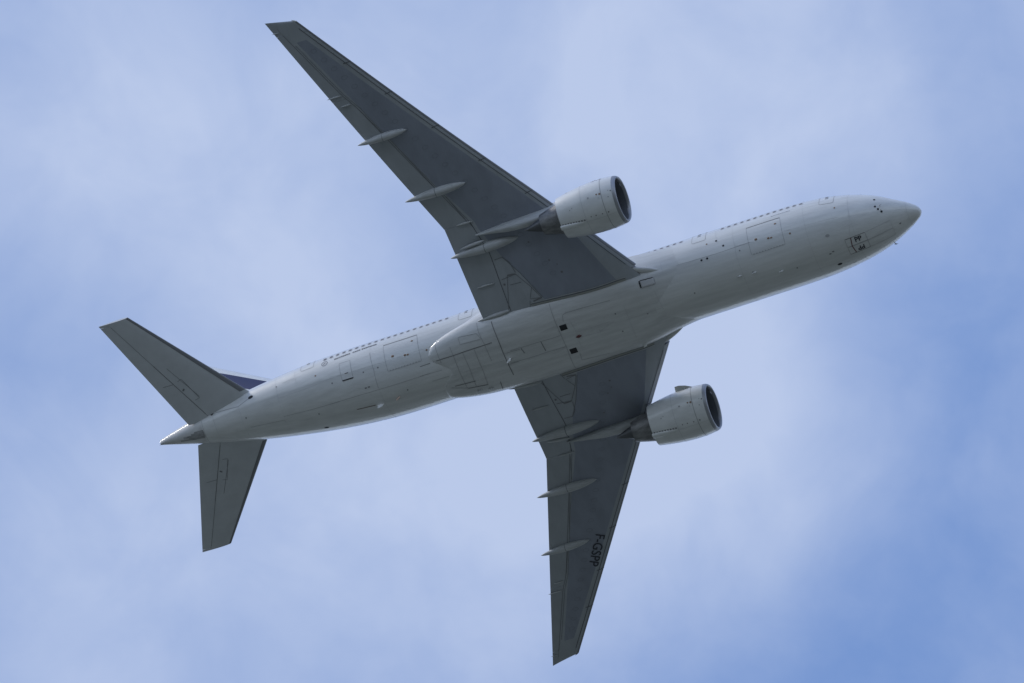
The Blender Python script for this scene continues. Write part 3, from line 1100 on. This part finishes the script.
both(stab_solid(.95, 10.5, lambda y: EC(y) + .004, lambda y: 1.0, M['tail']), 'elevator', tailplanes)
both(stab_solid(10.52, 10.72, lambda y: EC(y) + .002, lambda y: 1.0, M['tail'], n=1), 'tailplane_tip', tailplanes)

fin = fin_solid(2.2, 12.7, lambda z: 0, lambda z: .68, M['white']).build('fin', root)
fin_solid(3.2, 12.6, lambda z: .683, lambda z: 1.0, M['white']).build('rudder', fin)
# ---- skin parts of the fuselage
def fus_at(z, x, side=1):
    """angle of the skin point at height z"""
    zt, zb, w = _zt(x), _zb(x), _w(x)
    q = (z - (zt + zb) / 2) / ((zt - zb) / 2)
    return Vector((x, side * w * math.sqrt(max(0, 1 - q * q)), z))


win = bpy.data.meshes
WX = [8.75 + .533 * i for i in range(13)] + [18.55 + .533 * i for i in range(32)] + [37.85 + .533 * i for i in range(20)]
WX = [x for x in WX if not (15.9 < x < 18.2)]


def window_mesh(xc, side):
    me = Mesh()
    out = []
    for of, w, h, m in ((.008, .34, .44, 'frame'), (.016, .23, .27, 'glass')):
        pts = []
        for u, v in rrect(w, h, min(w, h) * .42, 5):
            p = fus_at(.66 + v * .98, xc + u, side)
            pts.append(p + fus_out(p) * of)
        me.add(pts, [tuple(range(len(pts)))], M[m], True)
    return me


vis = 0
rest = Mesh()
for side in (1, -1):
    for x in WX:
        w_ = window_mesh(x, side)
        if vis < 100:
            w_.build('cabin_window', fuselage)
            vis += 1
        else:
            o = len(rest.v)
            rest.v += w_.v
            rest.f += [tuple(i + o for i in f) for f in w_.f]
            rest.m += [rest.slot(w_.mats[k]) for k in w_.m]
            rest.sm += w_.sm
if rest.v:
    r_ = rest.build('cabin_windows', fuselage)
    r_['kind'] = 'stuff'

# flight deck windows
for side in (1, -1):
    for x0, x1, z0, z1, x2, x3 in ((2.05, 2.75, .95, 1.0, 3.15, 2.5), (2.85, 3.55, 1.02, 1.02, 3.75, 3.2), (3.65, 4.35, 1.02, 1.05, 4.3, 3.85)):
        me = Mesh()
        g = []
        for i in range(5):
            t = i / 4
            g.append([fus_at(z0 + (z1 - z0) * t + .62 * s, (x0 + (x1 - x0) * t) * (1 - s) + (x3 + (x2 - x3) * t) * s, side) for s in (0, .33, .66, 1)])
        me.grid([[p + fus_out(p) * .014 for p in r] for r in g], M['glass'])
        me.build('flight_deck_window', fuselage)


def skin_door(name, xc, zc, w, h, side, label=None, r=.16, edge=(.045, 'midseam'), parent=None, mt='white'):
    me = Mesh()
    s0 = fus_at(zc, xc, side)
    a0 = math.atan2(s0.y, -s0.z)
    R = math.hypot(s0.y, s0.z)

    def to3(u, v):
        a = a0 + side * v / 3.1
        return fus(xc + u, math.degrees(a))
    plate(me, FUS, to3, w, h, r, M[mt], fus_out, off=.006, rings=16)
    o2 = rrect(w, h, r)
    seam(me, FUS, [to3(u, v) for u, v in o2 + o2[:1]], edge[0], M[edge[1]], fus_out, off=.011)
    d = me.build(name, parent or root, label)
    return d, to3


for side in (1, -1):
    for x in (6.72, 17.05, 36.28, 49.5):
        d, to3 = skin_door('cabin_door', x, .62, 1.12, 1.98, side)
        me = Mesh()
        plate(me, FUS, lambda u, v: to3(.0 + u, -.05 + v), .30, .10, .03, M['metal'], fus_out, off=.03, rings=2)
        me.build('door_handle', d)
        me = Mesh()
        plate(me, FUS, lambda u, v: to3(.0 + u, .42 + v), .26, .34, .10, M['glass'], fus_out, off=.02, rings=2)
        me.build('door_window', d)
for x, z, w, h, lab in ((11.8, -1.72, 2.74, 2.45, 'forward cargo door with rusty service marks'), (41.65, -1.62, 2.78, 2.42, 'aft cargo door with rusty service marks')):
    d, to3 = skin_door('cargo_door', x, z, w, h, 1, lab, r=.10, edge=(.03, 'midseam'))
    me = Mesh()
    seam(me, FUS, [to3(-w / 2 + w * i / 8, h / 2) for i in range(9)], .06, M['seam'], fus_out, off=.016)
    me.build('door_hinge', d)
    for u, v, r in (((-.95), .72, .08), (.75, -.12, .10), (-.22, -.35, .09), (-.45, -.38, .08)):
        me = Mesh()
        plate(me, FUS, lambda a, b: to3(u + a, v + b), r * 2.2, r * 1.7, r * .7, M['rust'], fus_out, off=.018, rings=2)
        me.build('service_mark', d)
    me = Mesh()
    for i in range(11):
        disc(me, FUS, to3(-w / 2 + .2 + (w - .4) * i / 10, -h / 2 + .04), .035, M['midseam'], fus_out, off=.024, n=8, sx=1.3)
    me.build('hinge_row', d)
d, to3 = skin_door('bulk_cargo_door', 46.33, -1.53, .92, 1.62, 1, 'small bulk cargo door with a dark lower edge', r=.06, edge=(.03, 'midseam'))
me = Mesh()
plate(me, FUS, lambda u, v: to3(u, -.78 + v), .92, .09, .03, M['dark'], fus_out, off=.03, rings=2)
me.build('door_sill', d)
me = Mesh()
plate(me, FUS, lambda u, v: to3(u, -.25 + v), .3, .06, .02, M['seam'], fus_out, off=.03, rings=2)
me.build('door_handle', d)


# ---- lettering
def letters(txt, size, bold=0.0):
    cu = bpy.data.curves.new('lettering', 'FONT')
    cu.body = txt
    cu.size = size
    cu.offset = bold
    cu.align_x, cu.align_y = 'CENTER', 'CENTER'
    cu.resolution_u = 4
    o = bpy.data.objects.new('lettering', cu)
    COL.objects.link(o)
    dg = bpy.context.evaluated_depsgraph_get()
    me = o.evaluated_get(dg).to_mesh()
    bm = bmesh.new()
    bm.from_mesh(me)
    bmesh.ops.triangulate(bm, faces=bm.faces)
    for _ in range(2):
        bmesh.ops.subdivide_edges(bm, edges=[e for e in bm.edges if e.calc_length() > .12], cuts=1)
        bmesh.ops.triangulate(bm, faces=bm.faces)
    bm.verts.index_update()
    v = [tuple(p.co) for p in bm.verts]
    f = [tuple(q.index for q in p.verts) for p in bm.faces]
    bm.free()
    o.evaluated_get(dg).to_mesh_clear()
    bpy.data.objects.remove(o)
    bpy.data.curves.remove(cu)
    return v, f


def lettering(name, txt, size, bvh, origin, ux, uy, m, out, parent, bold=0.0, off=.02, sx=1.0, zf=None):
    v, f = letters(txt, size, bold)
    ux, uy, origin = Vector(ux).normalized(), Vector(uy).normalized(), Vector(origin)
    me = Mesh()
    P = []
    for x, y, _ in v:
        p = origin + ux * (x * sx) + uy * y
        if zf:
            p.z = zf(p)
        loc, nor, _, _ = bvh.find_nearest(p)
        P.append(loc + orient(nor, out(p)) * off)
    me.add(P, f, m, False)
    return me.build(name, parent)


ux = Vector((1.66, -2.72, 0)).normalized()
uy = Vector((-ux.y * -1, -ux.x, 0)) * 1.0
uy = Vector((-.853, -.52, 0))
wing_port = wings[1]
WINGP = BVHTree.FromPolygons([Vector((p[0], -p[1], p[2])) for p in tmp.v], tmp.f)
lettering('registration_lettering', 'F-GSPP', 1.10, WINGP, (34.60, -20.50, 1.25), ux, uy, M['ink'], DOWN, wing_port, bold=.006, off=.035, zf=lambda p: ZTE(abs(p.y)) - .45)

# ---- nose gear doors
for s in (1, -1):
    me = Mesh()

    def rect(x0, x1, y0, y1):
        n = max(2, int((x1 - x0) / .2))
        return [[(lambda loc, nor: loc + orient(nor, DOWN(0)) * .012)(*FUS.find_nearest(Vector((x0 + (x1 - x0) * i / n, y0 + (y1 - y0) * j / 4, _zb(x0 + (x1 - x0) * i / n))))[:2]) for j in range(5)] for i in range(n + 1)]
    for x0, x1, edge in ((2.3, 4.33, 'softseam'), (4.36, 5.98, 'seam')):
        me = Mesh()
        me.grid(rect(x0, x1, .02 * s, .68 * s), M['white'])
        loop = [(x0, .02 * s), (x1, .02 * s), (x1, .68 * s), (x0, .68 * s), (x0, .02 * s)]
        seam(me, FUS, [(a, b, _zb(a)) for a, b in loop], .03, M['softseam' if x0 < 4 else 'midseam'], fus_out, off=.02)
        seam(me, FUS, [(x0, .68 * s, _zb(x0)), (x1, .68 * s, _zb(x1))], .04, M[edge], fus_out, off=.024)
        dr = me.build('nose_gear_door', root)
        if x0 > 4:
            lettering('door_lettering', 'PP', .56, FUS, (5.0, .37 * s, -2.85), (-s, 0, 0), (0, s, 0), M['ink'], fus_out, dr, bold=.013, off=.03)
            m2 = Mesh()
            seam(m2, FUS, [(5.5 + .12 * (1 - abs(t)) ** 1, .68 * t * s, -2.9) for t in (0, .25, .5, .75, 1)], .07, M['darkred'], fus_out, off=.03)
            m2.build('red_stripe', dr)

# ---- small lettering below the windows: too small to read, only its strokes are seen
me = Mesh()
rr = random.Random(3)
for x0, x1 in ((43.64, 44.86), (44.99, 45.67), (45.85, 47.22)):
    x = x0
    while x < x1 - .05:
        wd = .09 + .05 * rr.random()
        for k in range(2):
            xx = x + wd * k * .7
            seam(me, FUS, [fus_at(-.03, xx, 1), fus_at(.13, xx, 1)], .045, M['ink'], fus_out, off=.014, step=.05)
        seam(me, FUS, [fus_at(.12 if rr.random() > .4 else .06, x, 1), fus_at(.12 if rr.random() > .4 else .0, x + wd * .7, 1)], .03, M['ink'], fus_out, off=.016, step=.05)
        x += wd + .05
me.build('small_lettering', fuselage)
me = Mesh()
x = 9.6
while x < 11.15:
    wd = .09 + .05 * rr.random()
    for k in range(2):
        seam(me, FUS, [fus_at(-.15, x + wd * k * .7, 1), fus_at(-.03, x + wd * k * .7, 1)], .028, M['inkgrey'], fus_out, off=.014, step=.05)
    x += wd + .06
me.build('small_lettering', fuselage)
me = Mesh()
c0 = Vector((48.0, 2.9, .02))
for R_, w_ in ((.24, .05),):
    seam(me, FUS, [fus_at(.04 + R_ * math.sin(t), 48.0 + R_ * math.cos(t), 1) for t in [2 * math.pi * i / 20 for i in range(21)]], w_, M['inkgrey'], fus_out, off=.014, step=.05)
seam(me, FUS, [fus_at(-.05, 48.1, 1), fus_at(.06, 48.0, 1), fus_at(.10, 47.9, 1)], .07, M['inkgrey'], fus_out, off=.014, step=.05)
me.build('round_emblem', fuselage)

# ---- belly fairing fittings
for y in (1.12, -1.06):
    me = Mesh()
    plate(me, FAIR, lambda u, v: (28.83 + u, y + v, -3.16), .56, .46, .03, M['dark'], fus_out, off=.012, rings=2)
    v = me.build('vent_grille', belly)
me = Mesh()
plate(me, FAIR, lambda u, v: fair_pt(21.52 + u, 41 + v * 17), 1.15, .55, .10, M['softseam'], fus_out, off=.012, rings=3)
o2 = rrect(1.15, .55, .1)
seam(me, FAIR, [fair_pt(21.52 + u, 41 + v * 17) for u, v in o2 + o2[:1]], .04, M['midseam'], fus_out, off=.02)
seam(me, FAIR, [fair_pt(22.08, 41 + v * 17) for v in (-.25, 0, .25)], .12, M['dark'], fus_out, off=.024)
seam(me, FAIR, [fair_pt(21.52 + u, 41 + .27 * 17) for u in (-.5, 0, .5)], .06, M['dark'], fus_out, off=.024)
me.build('air_inlet', belly, 'sunk cooling air inlet with a dark rear edge')
for s in (1, -1):
    me = Mesh()
    n = 16
    g = [[fair_pt(29.3 + 4.55 * i / n, ph) + fus_out(fair_pt(29.3 + 4.55 * i / n, ph)) * .007 for ph in [s * (10 + 33 * j / 10) for j in range(11)]] for i in range(n + 1)]
    me.grid(g, M['belly'])
    me.build('main_gear_door', belly)
me = Mesh()
blob(me, (27.75, 0, -3.2), (28.25, 0, -3.2), .24, .24, M['redlens'], pw=1.0)
me.build('beacon_light', belly)


def blade(name, parent, a, b, h, t, m, out):
    me = Mesh()
    a, b = Vector(a), Vector(b)
    n = out((a + b) / 2)
    ax = (b - a).normalized()
    sd = ax.cross(n).normalized() * (t / 2)
    L = (b - a).length
    base = [a, a + ax * L * .35, a + ax * L * .8, b]
    rows = []
    for i, (k, sw) in enumerate(((-.1, 0), (.5, .18), (1, .36))):
        ring = [a + n * h * k + ax * L * sw, a + ax * L * .45 + n * h * k + sd * (1 - .5 * k), b + n * h * k + ax * L * .02, a + ax * L * .45 + n * h * k - sd * (1 - .5 * k)]
        rows.append(ring)
    me.grid(rows, m, close_v=True, smooth=False)
    me.fan(rows[-1], m)
    return me.build(name, parent)


blade('antenna', belly, (33.5, .06, -3.17), (33.95, -.12, -3.17), .40, .12, M['lens'], fus_out)
blade('antenna', belly, (23.28, -2.42, -2.66), (23.72, -2.6, -2.6), .34, .12, M['lens'], fus_out)
blade('antenna', fuselage, (44.25, -.46, -2.9), (44.8, -.48, -2.83), .36, .14, M['lens'], fus_out)
blade('antenna', fuselage, (42.78, -.2, -3.06), (43.2, -.38, -3.02), .22, .1, M['rustpale'], fus_out)
for p in ((11.39, -.08, -3.1), (14.58, .58, -3.04), (13.4, .5, -3.06)):
    blade('antenna', fuselage, Vector(p) - Vector((.2, 0, 0)), Vector(p) + Vector((.2, 0, 0)), .14, .12, M['white'], fus_out)
for x, a in ((36.9, -28), (36.0, -30)):
    p = fair_pt(x, a - 6)
    blade('drain_mast', belly, p - Vector((.2, 0, 0)), p + Vector((.2, 0, 0)), .2, .1, M['fairing'], fus_out)
# pitot probes by the nose
for s in (1, -1):
    me = Mesh()
    for z in (-1.32, -1.62):
        p = fus_at(z, 2.75, s)
        n = fus_out(p)
        blob(me, p + n * .02, p + n * .15 + Vector((-.02, 0, 0)), .05, .05, M['metal'], n=5, k=8)
        blob(me, p + n * .15 + Vector((.06, 0, 0)), p + n * .15 + Vector((-.22, 0, 0)), .05, .05, M['metal'], n=5, k=8)
    me.build('pitot_probe', fuselage)

# ---- wing fittings
for y, x0, x1, w, h in ((5.75, 32.75, 34.2, .14, .16), (10.82, 32.6, 34.0, .17, .2), (23.3, 38.55, 39.75, .12, .14), (22.45, 38.1, 38.95, .12, .14), (29.35, 41.35, 41.95, .06, .08)):
    m_ = Mesh()
    a, b = wing_low(x0, y), wing_low(min(x1, TEX(y) - .05), y)
    b = a + (b - a) * ((x1 - x0) / (b - a).length)
    blob(m_, a - Vector((0, 0, .05)), b - Vector((0, 0, .05)), w, h, M['fairing'], pw=.9, n=12, k=10, power=.6)
    both(m_, 'hinge_fairing', wings)
m_ = Mesh()
blob(m_, (32.25, 9.25, -1.02), (34.3, 9.05, -.86), .26, .3, M['fairing'], pw=.9, n=14, power=.6)
both(m_, 'hinge_fairing', wings)
m_ = Mesh()
blob(m_, (32.4, 3.36, -1.98), (35.15, 3.18, -1.75), .34, .42, M['fairing'], pw=.8, n=14, power=.6)
both(m_, 'flap_root_seal', wings)
m_ = Mesh()
blob(m_, (20.2, 2.45, -1.85), (23.4, 3.75, -1.80), .5, .40, M['belly'], pw=.9, n=18, k=14, power=.7)
both(m_, 'root_fillet', wings)
for (w_, colr) in zip(wings, ('lens', 'redlens')):
    sgn = 1 if w_ is wings[0] else -1
    me = Mesh()
    blob(me, (39.72, sgn * 29.7, ZTE(29.7) - .03), (40.15, sgn * 29.98, ZTE(29.9) - .03), .13, .12, M[colr], n=8, k=8)
    me.build('navigation_light', w_)

# ---- engine fittings
for side, eo in zip((1, -1), engines):
    me = Mesh()
    rows = []
    for s, hh in ((1.15, .0), (1.6, .22), (2.1, .38), (2.45, .40), (2.5, .02)):
        r0 = float(np.interp(s, [p[0] for p in NAC], [p[1] for p in NAC]))
        a = math.radians(-112 * side)
        nrm = Vector((0, math.sin(a), -math.cos(a)))
        tg = Vector((0, math.cos(a), math.sin(a))) * .025
        base = Vector((EX + s, EY * side, EZ)) + nrm * (r0 - .03)
        rows.append([base - tg, base + tg, base + nrm * (hh + .03) + tg * .5, base + nrm * (hh + .03) - tg * .5])
    me.grid(rows, M['nacelle'], close_v=True, smooth=False)
    me.fan(rows[-1], M['nacelle'])
    me.build('strake', eo)

# ---- tailplane: dark unpainted leading edge on the lower side, cut-out plate, hinge line
m_ = Mesh()
ys = dense(2.35, 10.7, 16)
lo, hi = [], []
for y in ys:
    L_ = []
    for sd, cs in ((-1, (.075, .04, .015, .003)), (1, (0, .004, .014, .03))):
        for c in cs:
            x_, z_ = surf_pt(ST_LE(y), ST_TE(y), ST_Z(y), .095, c, sd)
            L_.append(Vector((x_ - .006, y, z_ + sd * .006)))
    lo.append(L_)
m_.grid(lo, lambda i, j: M['slat'] if j < 4 else M['metal'])
both(m_, 'leading_edge', tailplanes)
# APU exhaust and the two tail lights
me = Mesh()
blob(me, (62.55, 0, 1.30), (63.0, 0, 1.24), .10, .10, M['slat'], n=6, k=8)
blob(me, (62.5, 0, 1.98), (63.05, 0, 2.02), .10, .10, M['slat'], n=6, k=8)
me.build('tail_light', fuselage)

# fin stripes: flat paint bands on both sides
FLE = lambda z: 50.7 + (z - 3.0) * (60.6 - 50.7) / 9.7
FTE = lambda z: 59.3 + (z - 3.0) * (63.73 - 59.3) / 9.7
for x0, x1, m in ((1.0, 2.9, 'navy'), (3.2, 4.6, 'navy'), (5.1, 6.0, 'navy'), (6.4, 6.8, 'red')):
    me = Mesh()
    for sd in (-1, 1):
        rows = []
        for i in range(16):
            z = 3.3 + (12.6 - 3.3) * i / 15
            ch = FTE(z) - FLE(z)
            lim = .675 * ch
            row = []
            for t in (0, .25, .5, .75, 1):
                dx = x0 * (1 + .02 * (z - 3)) + (x1 - x0) * t
                if x0 > lim:
                    dx = lim
                dx = min(dx, lim)
                x_, y_ = surf_pt(FLE(z), FTE(z), 0, .10, dx / ch, sd)
                row.append(Vector((x_, y_ + sd * .008, z)))
            rows.append(row)
        me.grid(rows, M[m])
    me.build('tail_stripe', fin)
